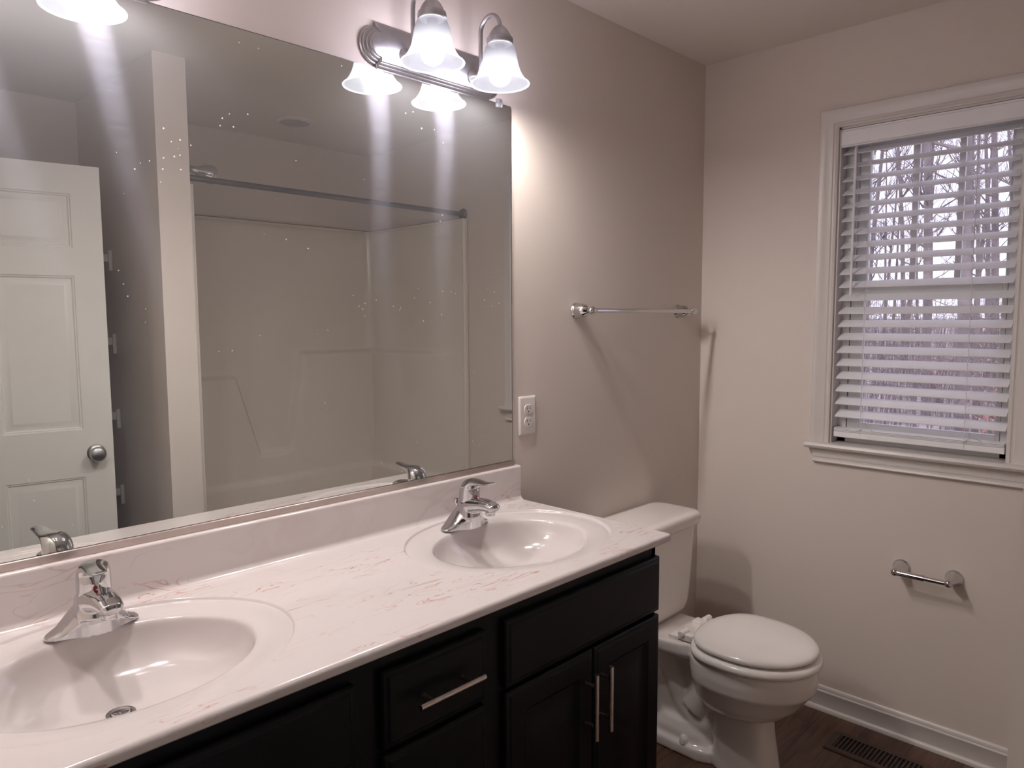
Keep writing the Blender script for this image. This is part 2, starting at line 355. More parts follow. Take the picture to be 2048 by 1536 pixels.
def sash(name, xa, xb, z0, z1, rail0, rail1, gl, gr, mutt):
    m = MB(); ya, yb = yA-.030, yB_+.030
    m.box(xa, xb, ya, gl, z0, z1); m.box(xa, xb, gr, yb, z0, z1); m.box(xa, xb, gl, gr, z0, z0+rail0); m.box(xa, xb, gl, gr, z1-rail1, z1)
    o = m.build(name, 'vinyl', win, bevel=.0012, smooth=0)
    xm = (xa+xb)/2
    B(xm-.002, xm+.002, gl, gr, z0+rail0, z1-rail1).build('glass_pane', 'pane', o, smooth=0)
    for y in mutt:
        B(xm-.006, xm+.006, y-.009, y+.009, z0+rail0, z1-rail1).build('muntin', 'vinyl', o, smooth=0)
sash('upper_sash', .092, .116, 1.525, 2.072, .035, .03, -.603, -1.020, (-.748, -.884))
sash('lower_sash', .062, .086, 1.036, 1.560, .04, .035, -.606, -1.020, ())

# ------------------------------------------------------------------ window blind
bl = thing('window_blind', (.03, -.80, 1.02), 'white two inch horizontal blind lowered and tilted open inside the window', 'blind')
VP = [(.0, 2.041), (.003, 2.041), (.003, 2.046), (.0, 2.049), (.0, 2.094), (.003, 2.097), (.003, 2.1025), (.014, 2.1025), (.014, 2.041)]
MB().extr(VP, -.5335, -1.0635, lambda t, a, b: (a, t, b)).build('valance', 'blind', bl, smooth=0)
hr = MB(); hr.box(.016, .056, -.537, -1.060, 2.052, 2.098)
hr.build('headrail', 'blind', bl, bevel=.002)
for y in (-.655, -.975): B(.018, .036, y+.035, y-.035, 2.045, 2.052).build('cord_guide', 'vinyl', bl, bevel=.001)
NS = 21; TILT = math.radians(27); PITCHS = .0459
sl = MB()
for k in range(NS):
    zc = 2.016 - k*PITCHS + .0118
    tl = TILT
    ca, sa = cos(tl), sin(tl)
    prof = []
    for a, b in [(-.025, -.0012), (-.0125, -.0004), (0, -.0001), (.0125, -.0004), (.025, -.0012), (.025, .0014), (.0125, .0022), (0, .0025), (-.0125, .0022), (-.025, .0014)]:
        prof.append((a*ca - b*sa + .031, zc + a*sa + b*ca))
    sl.extr(prof, -.5385, -1.0585, lambda t, a, b: (a, t, b))
sl.build('slats', 'blind', bl, smooth=30)
br_ = MB(); br_.extr([(x*1.0+.031, z+1.026) for x, z in [(-.024, .002), (-.022, 0), (.022, 0), (.024, .002), (.024, .018), (.022, .02), (-.022, .02), (-.024, .018)]], -.5385, -1.0585, lambda t, a, b: (a, t, b))
br_.build('bottom_rail', 'blind', bl, smooth=30)
sk = MB()
for k in range(3): sk.box(.0065, .0555, -.539, -1.058, 1.0475+k*.0042, 1.0505+k*.0042)
sk.build('stacked_slats', 'blind', bl, smooth=0)
for y in (-.628, -.948):
    m = MB()
    for x in (.0065, .0555): m.tube([(x, y, 2.055), (x, y, 1.03)], .0007, 5)
    m.tube([(.031, y+.006, 2.055), (.031, y+.006, 1.03)], .0008, 5)
    for k in range(NS):
        zc = 2.016-k*PITCHS+.0118
        m.tube([(.031-.0245*cos(TILT), y-.003, zc-.0245*sin(TILT)-.001), (.031+.0245*cos(TILT), y-.003, zc+.0245*sin(TILT)-.001)], .0006, 4)
    m.build('ladder_cord', 'cord', bl, smooth=0)
MB().tube([(.012, -.583, 2.045), (-.002, -.583, 2.03), (-.003, -.583, 1.53)], .0042, 6).build('tilt_wand', 'blind', bl)
for y, s_ in ((-.945, 1), (-.62, 1)):
    MB().tube(bez([(.004, y, 1.052), (.000, y-.02, 1.066), (.000, y-.045, 1.064), (.001, y-.05, 1.056)], 12), .0012, 5).build('cord_tail', 'cord', bl)

# ------------------------------------------------------------------ outdoors
gm = MB(); nx, ny = 26, 26
def gz(x, y): return -1.3 + .035*max(0, x-3) + .12*sin(x*.5)*cos(y*.4)
gv = []
for i in range(nx):
    for j in range(ny):
        x = .6 + (i/(nx-1))**1.3*75; y = -30 + 80*j/(ny-1); gv.append((x, y, gz(x, y)))
gf = [(i*ny+j, (i+1)*ny+j, (i+1)*ny+j+1, i*ny+j+1) for i in range(nx-1) for j in range(ny-1)]
g = MB().add(gv, gf).build('ground_outside', 'litter'); g['kind'] = 'structure'; g['label'] = 'leaf covered ground of the woods outside the window'
def make_tree(seed, h, rad):
    R = random.Random(seed); tr = MB(); brn = MB()
    bend = [R.uniform(-.04, .04)*h for _ in range(4)]
    path = bez([(0, 0, -.3), (bend[0]*.5, bend[1]*.5, h*.33), (bend[0], bend[1], h*.66), (bend[2], bend[3], h)], 15)
    tr.tube(path, [rad*(1-.88*i/(len(path)-1)) for i in range(len(path))], 7)
    def grow(p, d, L, r, lev):
        pts = [Vector(p)]; dd = Vector(d).normalized()
        for k in range(4):
            dd = (dd + Vector((R.uniform(-.28, .28), R.uniform(-.28, .28), R.uniform(-.05, .28)))).normalized(); pts.append(pts[-1]+dd*L/4)
        brn.tube(pts, [max(.004, r*(1-.8*i/4)) for i in range(5)], 4 if lev else 5)
        if lev < 2:
            for _ in range(4 if lev == 0 else 3):
                k = R.randint(1, 4); d2 = (dd + Vector((R.uniform(-1, 1), R.uniform(-1, 1), R.uniform(-.3, .7)))).normalized()
                grow(pts[k], d2, L*R.uniform(.4, .65), r*.5, lev+1)
    for _ in range(R.randint(11, 15)):
        i = R.randint(4, len(path)-2); a = R.uniform(0, 2*pi)
        grow(path[i], (cos(a), sin(a), R.uniform(.3, 1.1)), h*R.uniform(.07, .15), rad*.38*(1-.6*i/len(path)), 0)
    return tr, brn
protos = []
TLAB = 'bare grey winter tree standing in the woods beyond the window'
def add_tree(kind, x, y, rz, sc):
    base = protos[kind]
    if not base[1]:
        o = base[0]; base[1] = True
    else:
        o = base[0].copy(); COL.objects.link(o)
        for ch in base[0].children:
            c = ch.copy(); COL.objects.link(c); c.parent = o
    o.location = (x, y, gz(x, y)); o.rotation_euler = (0, 0, rz); o.scale = (sc, sc, sc)
for s_ in range(6):
    tr, brn = make_tree(100+s_, 12+s_*.8, .075+.02*(s_ % 3))
    tr.add(brn.v, brn.f); t = tag(tr.build('bare_tree', 'bark', smooth=50), TLAB, 'tree', 'bare trees in the woods outside')
    t.data.transform(Matrix.Translation(t.location))   # origin at the foot of the trunk
    protos.append([t, False])
R = random.Random(21)
spots = []
tries = 0
while len(spots) < 56 and tries < 4000:
    tries += 1
    x = R.uniform(11, 46); a = R.uniform(.08, .46)
    y = -1.54 + (x+2.67)*a
    if all((x-p)**2+(y-q)**2 > 3.2 for p, q in spots): spots.append((x, y))
for i, (x, y) in enumerate(spots): add_tree(i % 6, x, y, R.uniform(0, 6.28), R.uniform(.75, 1.15))
def shrub(seed, x, y, hgt, label):
    Q = random.Random(seed); t = thing('rusty_shrub', (x, y, gz(x, y)), label, 'shrub', 'rust leaved saplings outside', world=False)
    st_ = MB(); lf = MB()
    for _ in range(9):
        a = Q.uniform(0, 6.28); tip = Vector((cos(a)*hgt*.35, sin(a)*hgt*.35, hgt*Q.uniform(.6, 1)))
        st_.tube([(0, 0, -.1), tip*.5+Vector((0, 0, .1)), tip], [.02, .012, .004], 5)
        for _ in range(60):
            p = tip*Q.uniform(.35, 1.05) + Vector((Q.gauss(0, .13), Q.gauss(0, .13), Q.gauss(0, .12)))*hgt*.6
            u = Vector((Q.uniform(-1, 1), Q.uniform(-1, 1), Q.uniform(-1, 1))).normalized(); v = u.orthogonal().normalized(); s2 = Q.uniform(.025, .045)
            lf.add([p-u*s2, p+v*s2*.5+u.cross(v)*s2*.2, p+u*s2, p-v*s2*.5+u.cross(v)*s2*.2], [(0, 1, 2, 3)])
    st_.build('stem', 'bark', t); lf.build('foliage', 'rust', t, smooth=0, fix=False)
shrub(1, 8.5, .05, 2.0, 'rust leaved sapling nearest the window, low on its right side')
for k, (x, y, h_) in enumerate(((11.5, .75, 2.0), (15, 1.2, 2.3), (20, 2.1, 2.6), (18, 3.6, 1.7), (26, 4.6, 2.4))):
    shrub(20+k, x, y, h_, 'rust leaved sapling low among the bare trees outside')
ug = MB(); Q = random.Random(5)
for k in range(1500):
    x = Q.uniform(8, 42); y = -1.54+(x+2.67)*Q.uniform(.06, .48); h_ = Q.uniform(.6, 3.2); r_ = Q.uniform(.006, .018); lx, ly = Q.gauss(0, .12)*h_, Q.gauss(0, .12)*h_; z = gz(x, y)
    ug.tube([(x, y, z-.05), (x+lx*.4, y+ly*.4, z+h_*.5), (x+lx, y+ly, z+h_)], [r_, r_*.7, r_*.3], 3, cap=False)
    for q in range(3):
        t_ = Q.uniform(.3, .95); p = Vector((x+lx*t_, y+ly*t_, z+h_*t_)); e_ = p+Vector((Q.gauss(0, .3), Q.gauss(0, .3), Q.uniform(.05, .4)))*h_*.4
        ug.tube([p, e_], [r_*.5, r_*.25], 3, cap=False)
tag(ug.build('undergrowth', 'bark', smooth=0, fix=False), 'thicket of thin bare stems covering the ground of the woods', 'undergrowth', kind='stuff')

# ------------------------------------------------------------------ mirror
MXL, MXR, MZ0, MZ1 = -2.585, -1.107, 1.027, 2.066
mi = thing('wall_mirror', ((MXL+MXR)/2, 0, 1.011), 'large frameless wall mirror above the double vanity', 'mirror')
B(MXL, MXR, -.006, -.0005, MZ0-.004, MZ1).build('mirror_glass', 'mirror', mi, smooth=0)
ed = MB(); ed.box(MXR, MXR+.0022, -.0055, -.0005, MZ0, MZ1); ed.box(MXL, MXR, -.0055, -.0005, MZ1, MZ1+.0018)
ed.build('ground_edge', 'pane' if False else 'rod', mi, smooth=0)
ch = MB(); ch.extr([(0, 1.0115), (.011, 1.0115), (.011, 1.0255), (.0085, 1.027), (.0085, 1.014), (0, 1.014)], MXL, -1.1005, lambda t, a, b: (t, -a, b))
ch.build('bottom_channel', 'channel', mi, smooth=0)
mc = MB(); mc.box(-1.163, -1.145, -.011, -.0005, MZ1+.002, MZ1+.014); mc.box(-1.163, -1.145, -.011, -.0062, MZ1-.010, MZ1+.002)
mc.lathe([(.005, 0), (.005, .002), (.003, .003)], (-1.154, -.011, MZ1+.008), '-Y', 12)
mc.build('mirror_clip', 'clip', mi, bevel=.0012)

# ------------------------------------------------------------------ vanity
ZT = .9067; CXR = -1.0805; CYF = -.553; ZTB = .8865; BSZ = 1.0108
vt = thing('countertop', (-1.84, -.28, ZTB), 'white cultured marble vanity top with two moulded oval sinks and backsplash', 'countertop')
YN, YF = -.036, -.540   # flat part of the top between cove and nose
SINKS = (-1.385, -2.297); SYC = -.272; OA, OB = .286, .232; IA, IB = .216, .168
RX = .296
mt = MB()
def sink(xc):
    hx = RX; y0, y1 = YF, YN
    angs = set(2*pi*k/144 for k in range(144))
    for (px, py) in ((hx, y1-SYC), (hx, y0-SYC), (-hx, y1-SYC), (-hx, y0-SYC)): angs.add(math.atan2(py, px) % (2*pi))
    angs = sorted(angs); n = len(angs)
    # pure ellipse profile: (scale towards outer ellipse f, z)
    prof = [(1.0, 0), (.996, -.0008), (.991, -.0032), (.986, -.0052), (.979, -.0060), (.968, -.0056), (.95, -.0050)]
    for k in range(1, 9):
        t_ = k/8; prof.append((.95-(.95-.80)*t_, -.005-.004*t_**2))
    # now inner bowl scale g 1..0
    def ell(a, fa, fb):
        # ray direction a hits ellipse (fa,fb)
        d = math.hypot(cos(a)/fa, sin(a)/fb); return cos(a)/d, sin(a)/d
    rings = []; tops = []
    edge = []
    for a in angs:
        c_, s_ = cos(a), sin(a); k = 1e9
        if c_ > 1e-9: k = min(k, hx/c_)
        if c_ < -1e-9: k = min(k, -hx/c_)
        if s_ > 1e-9: k = min(k, (y1-SYC)/s_)
        if s_ < -1e-9: k = min(k, (y0-SYC)/s_)
        edge.append((xc+c_*k, SYC+s_*k, ZT))
    outer = [(xc+ell(a, OA, OB)[0], SYC+ell(a, OA, OB)[1], ZT) for a in angs]
    tops = [edge, outer]
    for f, z in prof:
        rings.append([(xc+ell(a, OA, OB)[0]*f, SYC+ell(a, OA, OB)[1]*f, ZT+z) for a in angs])
    inner_prof = [(1.0, -.0105), (.985, -.0135), (.972, -.019), (.962, -.027), (.95, -.038), (.925, -.056), (.885, -.075), (.83, -.093), (.75, -.110), (.65, -.124), (.53, -.134), (.40, -.1405), (.26, -.1445), (.13, -.147)]
    yb = SYC - .004
    inner_prof = [(g_, -.0105+(z+.0105)*.69) for g_, z in inner_prof]
    for g_, z in inner_prof:
        rings.append([(xc+ell(a, IA, IB)[0]*g_*1.02, yb+ell(a, IA, IB)[1]*g_*1.02+.018*(1-g_), ZT+z) for a in angs])
    nn = len(angs)
    mt.add([p for r in tops for p in r], [(j, (j+1) % nn, (j+1) % nn+nn, j+nn) for j in range(nn)])
    bs = MB(); bs.loft(rings, cap=False); L_ = len(rings)
    bs.f.append(tuple((L_-1)*nn+j for j in range(nn)))
    o = bs.build('sink_basin', 'basin', vt, smooth=60, fix=False)
    me = o.data; b_ = bmesh.new(); b_.from_mesh(me); b_.normal_update()
    if sum(f.normal.z for f in b_.faces) < 0: bmesh.ops.reverse_faces(b_, faces=b_.faces)
    b_.to_mesh(me); b_.free()
    dr = MB(); dr.lathe([(.0, -.002), (.012, -.002), (.016, 0), (.021, .001), (.023, .003), (.0225, .0045), (.017, .0045), (.016, .002), (.015, .004), (.014, .0075), (.010, .009), (.0, .0095)], (xc, yb+.018, ZT-.1053), 'Z', 28, cap=False)
    dr.build('drain', 'chrome', o)
    return edge
for xc in SINKS: sink(xc)
mt.add([(xx, yy, ZT) for xx, yy in ((SINKS[0]+RX, YF), (CXR-.006, YF), (CXR-.006, YN), (SINKS[0]+RX, YN))], [(0, 1, 2, 3)])
mt.add([(xx, yy, ZT) for xx, yy in ((SINKS[1]+RX, YF), (SINKS[0]-RX, YF), (SINKS[0]-RX, YN), (SINKS[1]+RX, YN))], [(0, 1, 2, 3)])
mt.add([(xx, yy, ZT) for xx, yy in ((XL+.001, YF), (SINKS[1]-RX, YF), (SINKS[1]-RX, YN), (XL+.001, YN))], [(0, 1, 2, 3)])
P1 = [(YN, ZT)]
for k in range(1, 9):
    a = pi/2*k/8; P1.append((YN+.014*sin(a), ZT+.014*(1-cos(a))))
for k in range(0, 7):
    a = pi/2*k/6; P1.append((-.016-.006*cos(a), BSZ-.006+.006*sin(a)))
P1 += [(-.0005, BSZ)]
P2 = [(YF, ZT)]
for k in range(1, 9):
    a = pi/2*k/8; P2.append((YF-.010*sin(a)-.0*k, ZT-.010*(1-cos(a))))
P2 += [(CYF+.003, ZT-.012), (CYF+.003, ZTB+.003), (CYF+.006, ZTB), (-.50, ZTB)]
for P_ in (P1, P2):
    n_ = len(P_); mt.add([(x, a, b) for x in (XL+.001, CXR-.006) for a, b in P_], [(i, i+1, i+1+n_, i+n_) for i in range(n_-1)])
# right end: rounded side, then end face of slab and backsplash
prof_end = [(CXR-.006, ZT), (CXR-.003, ZT-.0008), (CXR-.0008, ZT-.003), (CXR, ZT-.006), (CXR, ZTB+.002), (CXR-.003, ZTB), (-1.14, ZTB)]
n_ = len(prof_end); mt.add([(x, y, z) for y in (CYF+.006, -.0005) for x, z in prof_end], [(i, i+1, i+1+n_, i+n_) for i in range(n_-1)])
mt.add([(CXR-.006, y, z) for y, z in [(CYF+.006, ZTB), (-.0005, ZTB), (-.0005, BSZ), (-.016, BSZ), (-.0205, BSZ-.002), (-.022, BSZ-.006), (-.022, ZT+.014), (-.0262, ZT+.004), (YN, ZT), (CYF+.006, ZT)]], [tuple(range(10))])
bmk = [(CXR-.006, ZT), (CXR-.003, ZT-.0008), (CXR-.0008, ZT-.003), (CXR, ZT-.006), (CXR, ZTB+.002), (CXR-.003, ZTB), (CXR-.006, ZTB)]
mt.add([(x, CYF+.006, z) for x, z in bmk], [tuple(range(len(bmk)))])
mt.build('marble_slab', 'marble', vt, smooth=40, fix=False)
o = [c for c in vt.children if c.name.startswith('marble_slab')][0]

vc = thing('vanity_cabinet', (-1.84, -.25, 0), 'long black painted double vanity cabinet under the white top', 'cabinet')
CF = -.512; VXR = -1.0985; VXL = XL+.001; ZC = ZTB-.001
cb = MB(); cb.box(VXL, VXR, CF, -.49, .10, ZC)            # face frame
cb.box(VXR-.016, VXR, CF, -.001, .0, ZC); cb.box(VXL, VXL+.016, CF, -.001, 0, ZC); cb.box(VXL, VXR, -.001, -.012, .1, ZC); cb.box(VXL, VXR, CF+.07, -.012, .0, .10)
cb.build('cabinet_body', 'black', vc, smooth=0)
def front(name, x0, x1, z0, z1, panel):
    m = MB(); yb, yf = CF, CF-.019
    def rect(i, y): return [(x0+i, y, z0+i), (x1-i, y, z0+i), (x1-i, y, z1-i), (x0+i, y, z1-i)]
    rings = [rect(0, yb), rect(0, yf+.007), rect(.003, yf+.004), rect(.009, yf+.003), rect(.013, yf)]
    if panel: rings += [rect(.052, yf), rect(.056, yf+.004), rect(.062, yf+.008), rect(.078, yf+.008), rect(.095, yf+.003)]
    m.loft(rings); return m.build(name, 'black', vc, smooth=20)
def pull(par, cx, cz, horiz):
    m = MB(); y0, yb = CF-.019, CF-.019-.031; r = .006; hl = .078; hp = .048
    d = (lambda t: (cx+t, 0, cz)) if horiz else (lambda t: (cx, 0, cz+t))
    a, b = d(-hl), d(hl); m.tube([(a[0], yb, a[2]), (b[0], yb, b[2])], r, 14)
    for s_ in (-hp, hp):
        p = d(s_); m.tube([(p[0], y0+.001, p[2]), (p[0], yb, p[2])], .0048, 10)
    m.build('bar_handle', 'pull', par)
for k in (0, 1):
    off = 0 if k == 0 else 1
    X = (lambda x: x) if k == 0 else (lambda x: -3.680-x)   # mirror about the middle of the drawers
    def xr(a, b): return tuple(sorted((X(a), X(b))))
    front('false_drawer_front', *xr(-1.661, VXR), .703, .846, False)
    d1 = front('cabinet_door', *xr(-1.661, -1.3755), .115, .692, True); pull(d1, X(-1.405), .575, False)
    d2 = front('cabinet_door', *xr(-1.371, VXR), .115, .692, True); pull(d2, X(-1.350), .575, False)
for z0, z1 in ((.703, .846), (.415, .692), (.115, .404)):
    d = front('drawer', -1.963, -1.717, z0, z1, False); pull(d, -1.830, (z0+z1)/2+.001, True)

# ------------------------------------------------------------------ faucets
def make_faucet():
    f = thing('sink_faucet', (0, 0, 0), 'chrome single lever faucet', 'faucet', world=False)
    b = MB(); rings = []
    # sloped deck body, lofted along x
    xs = [-.078, -.0765, -.073, -.066, -.056, -.046, -.036, -.027, -.018, 0, .018, .027, .036, .046, .056, .066, .073, .0765, .078]
    for x in xs:
        t = abs(x)/.078; d = .0285*math.sqrt(max(0.0004, 1-t**4)) + .006*sstep(.045, .015, abs(x)); h = .013*math.sqrt(max(0, 1-t**5)) + .050*sstep(.066, .012, abs(x))**1.1
        yc_ = -.006 - .012*sstep(.05, .01, abs(x))
        rings.append([(x, yc_+d*cos(a), max(0, h*abs(sin(a))**.55) if 0 <= a <= pi else 0) for a in [pi*k/20 for k in range(21)]])
    b.loft(rings)
    # spout
    sp = [((0, -.005, .052), .029, .026, -.05), ((0, -.035, .060), .0285, .0235, -.06), ((0, -.060, .0655), .0255, .0190, -.06), ((0, -.085, .0695), .0230, .0155, 0), ((0, -.106, .0690), .0212, .0138, -.15), ((0, -.1205, .0655), .0195, .0120, -.5), ((0, -.1262, .0630), .013, .0075, -.7)]
    rings = []
    for c, rx, rz, tilt in sp:
        rg = []
        for k in range(24):
            a = 2*pi*k/24; ca, sa = cos(a), sin(a); x = rx*math.copysign(abs(ca)**.75, ca); z = rz*math.copysign(abs(sa)**.75, sa)
            rg.append((c[0]+x, c[1]+z*sin(tilt), c[2]+z*cos(tilt)))
        rings.append(rg)
    b.loft(rings)
    b.lathe([(.0128, .0455), (.0128, .066)], (0, -.106, 0), 'Z', 20)
    b.lathe([(.034, .030), (.031, .050), (.0285, .0685)], (0, -.026, 0), 'Z', 28)
    o = b.build('faucet_body', 'chrome', f, smooth=60)
    rm = o.modifiers.new('fuse', 'REMESH'); rm.mode = 'VOXEL'; rm.voxel_size = .0014; rm.use_smooth_shade = True
    sm = o.modifiers.new('soften', 'SMOOTH'); sm.iterations = 7; sm.factor = .5
    # lever handle: hood rising, then rolling forward into a flat tongue
    h = MB(); rings = []
    hs = [((0, -.026, .0700), .0240, .0240, 0), ((0, -.026, .0705), .0270, .0270, 0), ((0, -.026, .0725), .0282, .0282, 0), ((0, -.026, .088), .0284, .0280, 0), ((0, -.0275, .103), .0282, .0265, .15), ((0, -.032, .1145), .0272, .0225, .5),
          ((0, -.041, .1215), .0252, .0155, .95), ((0, -.054, .1245), .0222, .0095, 1.30), ((0, -.072, .1250), .0182, .0060, 1.50), ((0, -.092, .1262), .0155, .0048, 1.68), ((0, -.112, .1300), .0142, .0042, 1.80), ((0, -.120, .1320), .0105, .0028, 1.85)]
    for c, rx, ry, tilt in hs:
        rg = []
        for k in range(28):
            a = 2*pi*k/28; x = rx*cos(a); q = ry*sin(a)   # q along the in-plane axis
            rg.append((c[0]+x, c[1]+q*cos(tilt), c[2]+q*sin(tilt)))
        rings.append(rg)
    h.loft(rings)
    hb = h.build('lever_handle', 'chrome', f, smooth=70)
    ss = hb.modifiers.new('sub', 'SUBSURF'); ss.levels = 2; ss.render_levels = 2
    MB().lathe([(.0031, 0), (.0031, .0012), (.0, .0016)], (0, -.0538, .088), '-Y', 14).build('hot_marker', 'red', hb)['label'] = 'red dot'
    lr = MB(); lr.tube([(0, .020, .010), (0, .027, .056)], .0026, 8); lr.lathe([(.003, .053), (.0060, .056), (.0078, .064), (.0070, .069), (0, .0705)], (0, .027, 0), 'Z', 16)
    lr.build('lift_rod', 'chrome', f)
    return f
def copy_tree(o, parent=None):
    c = o.copy(); COL.objects.link(c); c.parent = parent
    for ch in o.children: copy_tree(ch, c)
    return c
fa = make_faucet(); fb = copy_tree(fa)
for o, x, lab in ((fa, -1.383, 'chrome single lever faucet at the sink beside the toilet'), (fb, -2.288, 'chrome single lever faucet at the nearer, left hand sink')):
    o.location = (x, -.090, ZT-.0056); o['label'] = lab; o['group'] = 'sink faucets'

for ch in fb.children:
    if ch.name.startswith('lever_handle'):   # this lever stands turned a little towards the door
        t_ = math.radians(-10); ch.rotation_euler = (0, 0, t_); ch.location = (-.026*sin(t_), -.026*(1-cos(t_)), 0)

# ------------------------------------------------------------------ vanity lights
def make_light():
    f = thing('vanity_light', (0, 0, 0), 'x', 'wall light', world=False)
    # backplate: stepped plate, straight middle with rounded ends stepped in from the corners
    def outline(i):
        hw, hh, er = .190-i*.55, .058-i, .046-i*.9
        pts = []
        ex = .190-i*.25
        pts += [(-ex, hh), (ex, hh)]
        pts += [(ex, er)]
        for k in range(1, 16):
            a = pi/2 - pi*k/16; pts.append((ex+er*cos(a)*1.0, er*sin(a)))
        pts += [(ex, -er), (ex, -hh), (-ex, -hh), (-ex, -er)]
        for k in range(1, 16):
            a = -pi/2 - pi*k/16; pts.append((-ex+er*cos(a), er*sin(a)))
        pts += [(-ex, er)]
        return pts
    rings = []
    for i, y in ((0, 0), (0, -.004), (.002, -.007), (.005, -.008), (.006, -.012), (.009, -.014), (.011, -.0145), (.012, -.018), (.015, -.020), (.017, -.0205), (.018, -.024), (.021, -.0255)):
        rings.append([(x, y, z) for x, z in outline(i)])
    m = MB(); m.loft(rings); m.build('backplate', 'nickel', f, smooth=30)
    for sx in (-.114, .114):
        a = MB()
        a.lathe([(.020, 0), (.020, .004), (.012, .010), (.008, .018)], (sx, -.0245, -.012), '-Y', 20)
        pts = [(sx, -.030, -.012), (sx, -.042, -.012), (sx, -.052, -.002), (sx, -.056, .02), (sx, -.0565, .055), (sx, -.057, .09)]
        path = bez(pts, 25)
        for k in range(1, 17):
            t = pi*k/16; path.append(Vector((sx, -.0935+.0365*cos(t), .094+.0365*sin(t))))
        path.append(Vector((sx, -.130, .086)))
        a.tube(path, .0058, 12); ao = a.build('lamp_arm', 'nickel', f)
        c = MB(); c.lathe([(.010, .094), (.014, .091), (.021, .084), (.027, .074), (.0295, .066), (.0335, .064), (.0345, .060), (.0345, .050), (.033, .048), (.013, .048), (.013, .004), (.0, .004)], (sx, -.130, 0), 'Z', 28)
        c.build('socket_cup', 'nickel', ao)
        prof = [(.0315, .050), (.034, .048), (.0385, .040), (.0425, .028), (.0455, .012), (.0485, -.004), (.053, -.018), (.0595, -.031), (.0675, -.042), (.0740, -.0478), (.0772, -.0498), (.0785, -.0515), (.0778, -.0532), (.0758, -.0535)]
        inner = [(.0735, -.0512), (.0655, -.0437), (.0575, -.031), (.051, -.018), (.0465, -.004), (.0435, .012), (.0405, .028), (.0365, .039), (.030, .047)]
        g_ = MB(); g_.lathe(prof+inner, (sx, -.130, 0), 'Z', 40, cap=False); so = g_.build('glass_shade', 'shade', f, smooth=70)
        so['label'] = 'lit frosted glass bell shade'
        bb = MB(); bb.lathe([(0, -.058), (.010, -.0565), (.020, -.051), (.027, -.042), (.0305, -.030), (.0295, -.018), (.025, -.006), (.017, .002), (.0, .004)], (sx, -.130, 0), 'Z', 24)
        bb.build('light_bulb', 'bulb', so)
    return f
la = make_light(); lb = copy_tree(la)
for o, x, lab in ((la, -1.3875, 'brushed nickel two lamp wall light above the sink beside the toilet'), (lb, -2.299, 'brushed nickel two lamp wall light above the left hand sink, seen mostly in the mirror')):
    o.location = (x, -.0005, 2.1195); o['label'] = lab; o['group'] = 'vanity lights'

# ------------------------------------------------------------------ toilet
TX = -.535
to = thing('toilet', (TX, 0, 0), 'white two piece toilet with closed round lid between vanity and window wall', 'toilet', world=False)
def egg(a, bf, bb, yc, z, n=48, pw=.62):
    pts = []
    for k in range(n):
        t = 2*pi*k/n; c, s_ = cos(t), sin(t)
        x = a*c; y = -bf*s_ if s_ > 0 else bb*abs(s_)**pw
        pts.append((x, yc+y, z))
    return pts
def sup(a, y0, y1, z, n=40, p=.6):
    yc = (y0+y1)/2; b = abs(y1-y0)/2; r = []
    for k in range(n):
        t = 2*pi*k/n; c, s_ = cos(t), sin(t); r.append((a*math.copysign(abs(c)**p, c), yc+b*math.copysign(abs(s_)**p, s_), z))
    return r
bw = MB()
bw.loft([egg(.176, .200, .17, -.505, .392), egg(.182, .206, .175, -.505, .386), egg(.183, .207, .175, -.505, .352), egg(.180, .204, .17, -.505, .318), egg(.172, .196, .165, -.503, .306),
         egg(.164, .186, .16, -.50, .290), egg(.150, .166, .15, -.495, .255), egg(.128, .140, .13, -.49, .225), egg(.095, .108, .11, -.485, .205)])
bw.loft([sup(.118, -.05, -.36, .394), sup(.120, -.045, -.36, .385), sup(.118, -.05, -.37, .355), sup(.09, -.07, -.38, .335)])          # deck under the tank
bw.loft([sup(.080, -.400, -.600, -.0), sup(.079, -.400, -.597, .03), sup(.072, -.402, -.583, .12), sup(.070, -.405, -.575, .20), sup(.078, -.41, -.58, .25)])   # front pedestal
bw.loft([sup(.088, -.12, -.43, 0), sup(.088, -.12, -.43, .034), sup(.082, -.125, -.43, .042)])   # foot flange
bw.loft([sup(.074, -.16, -.40, .03), sup(.069, -.18, -.385, .07), sup(.055, -.20, -.365, .098), sup(.030, -.22, -.34, .110)])   # hump
bw.loft([sup(.034, -.13, -.42, .02), sup(.034, -.10, -.44, .36)])                                  # web
for r_, pts in ((.052, [(0, -.44, .22), (0, -.40, .13), (0, -.345, .105), (0, -.29, .15), (0, -.25, .23), (0, -.21, .285), (0, -.165, .26), (0, -.14, .18), (0, -.135, .05)]),):
    bw.tube(bez(pts, 40), r_, 18)
bw.tube(bez([(0, -.40, .30), (0, -.36, .21), (0, -.33, .15)], 12), .066, 18)
bo = bw.build('bowl', 'porc', to, smooth=60)
rm = bo.modifiers.new('fuse', 'REMESH'); rm.mode = 'VOXEL'; rm.voxel_size = .0055; rm.use_smooth_shade = True
sm = bo.modifiers.new('soften', 'SMOOTH'); sm.iterations = 5; sm.factor = .5
def rr3(hx, y0, y1, r, z): return [(x, y, z) for x, y in rrect(hx, abs(y1-y0)/2, r, 7, 0, (y0+y1)/2)]
tk = MB(); tk.loft([rr3(.135, -.035, -.175, .05, .396), rr3(.152, -.030, -.187, .05, .402), rr3(.166, -.026, -.194, .05, .418), rr3(.174, -.024, -.198, .05, .445), rr3(.180, -.022, -.201, .05, .52), rr3(.193, -.020, -.206, .05, .716)])
tk.build('tank', 'porc', to, smooth=50)
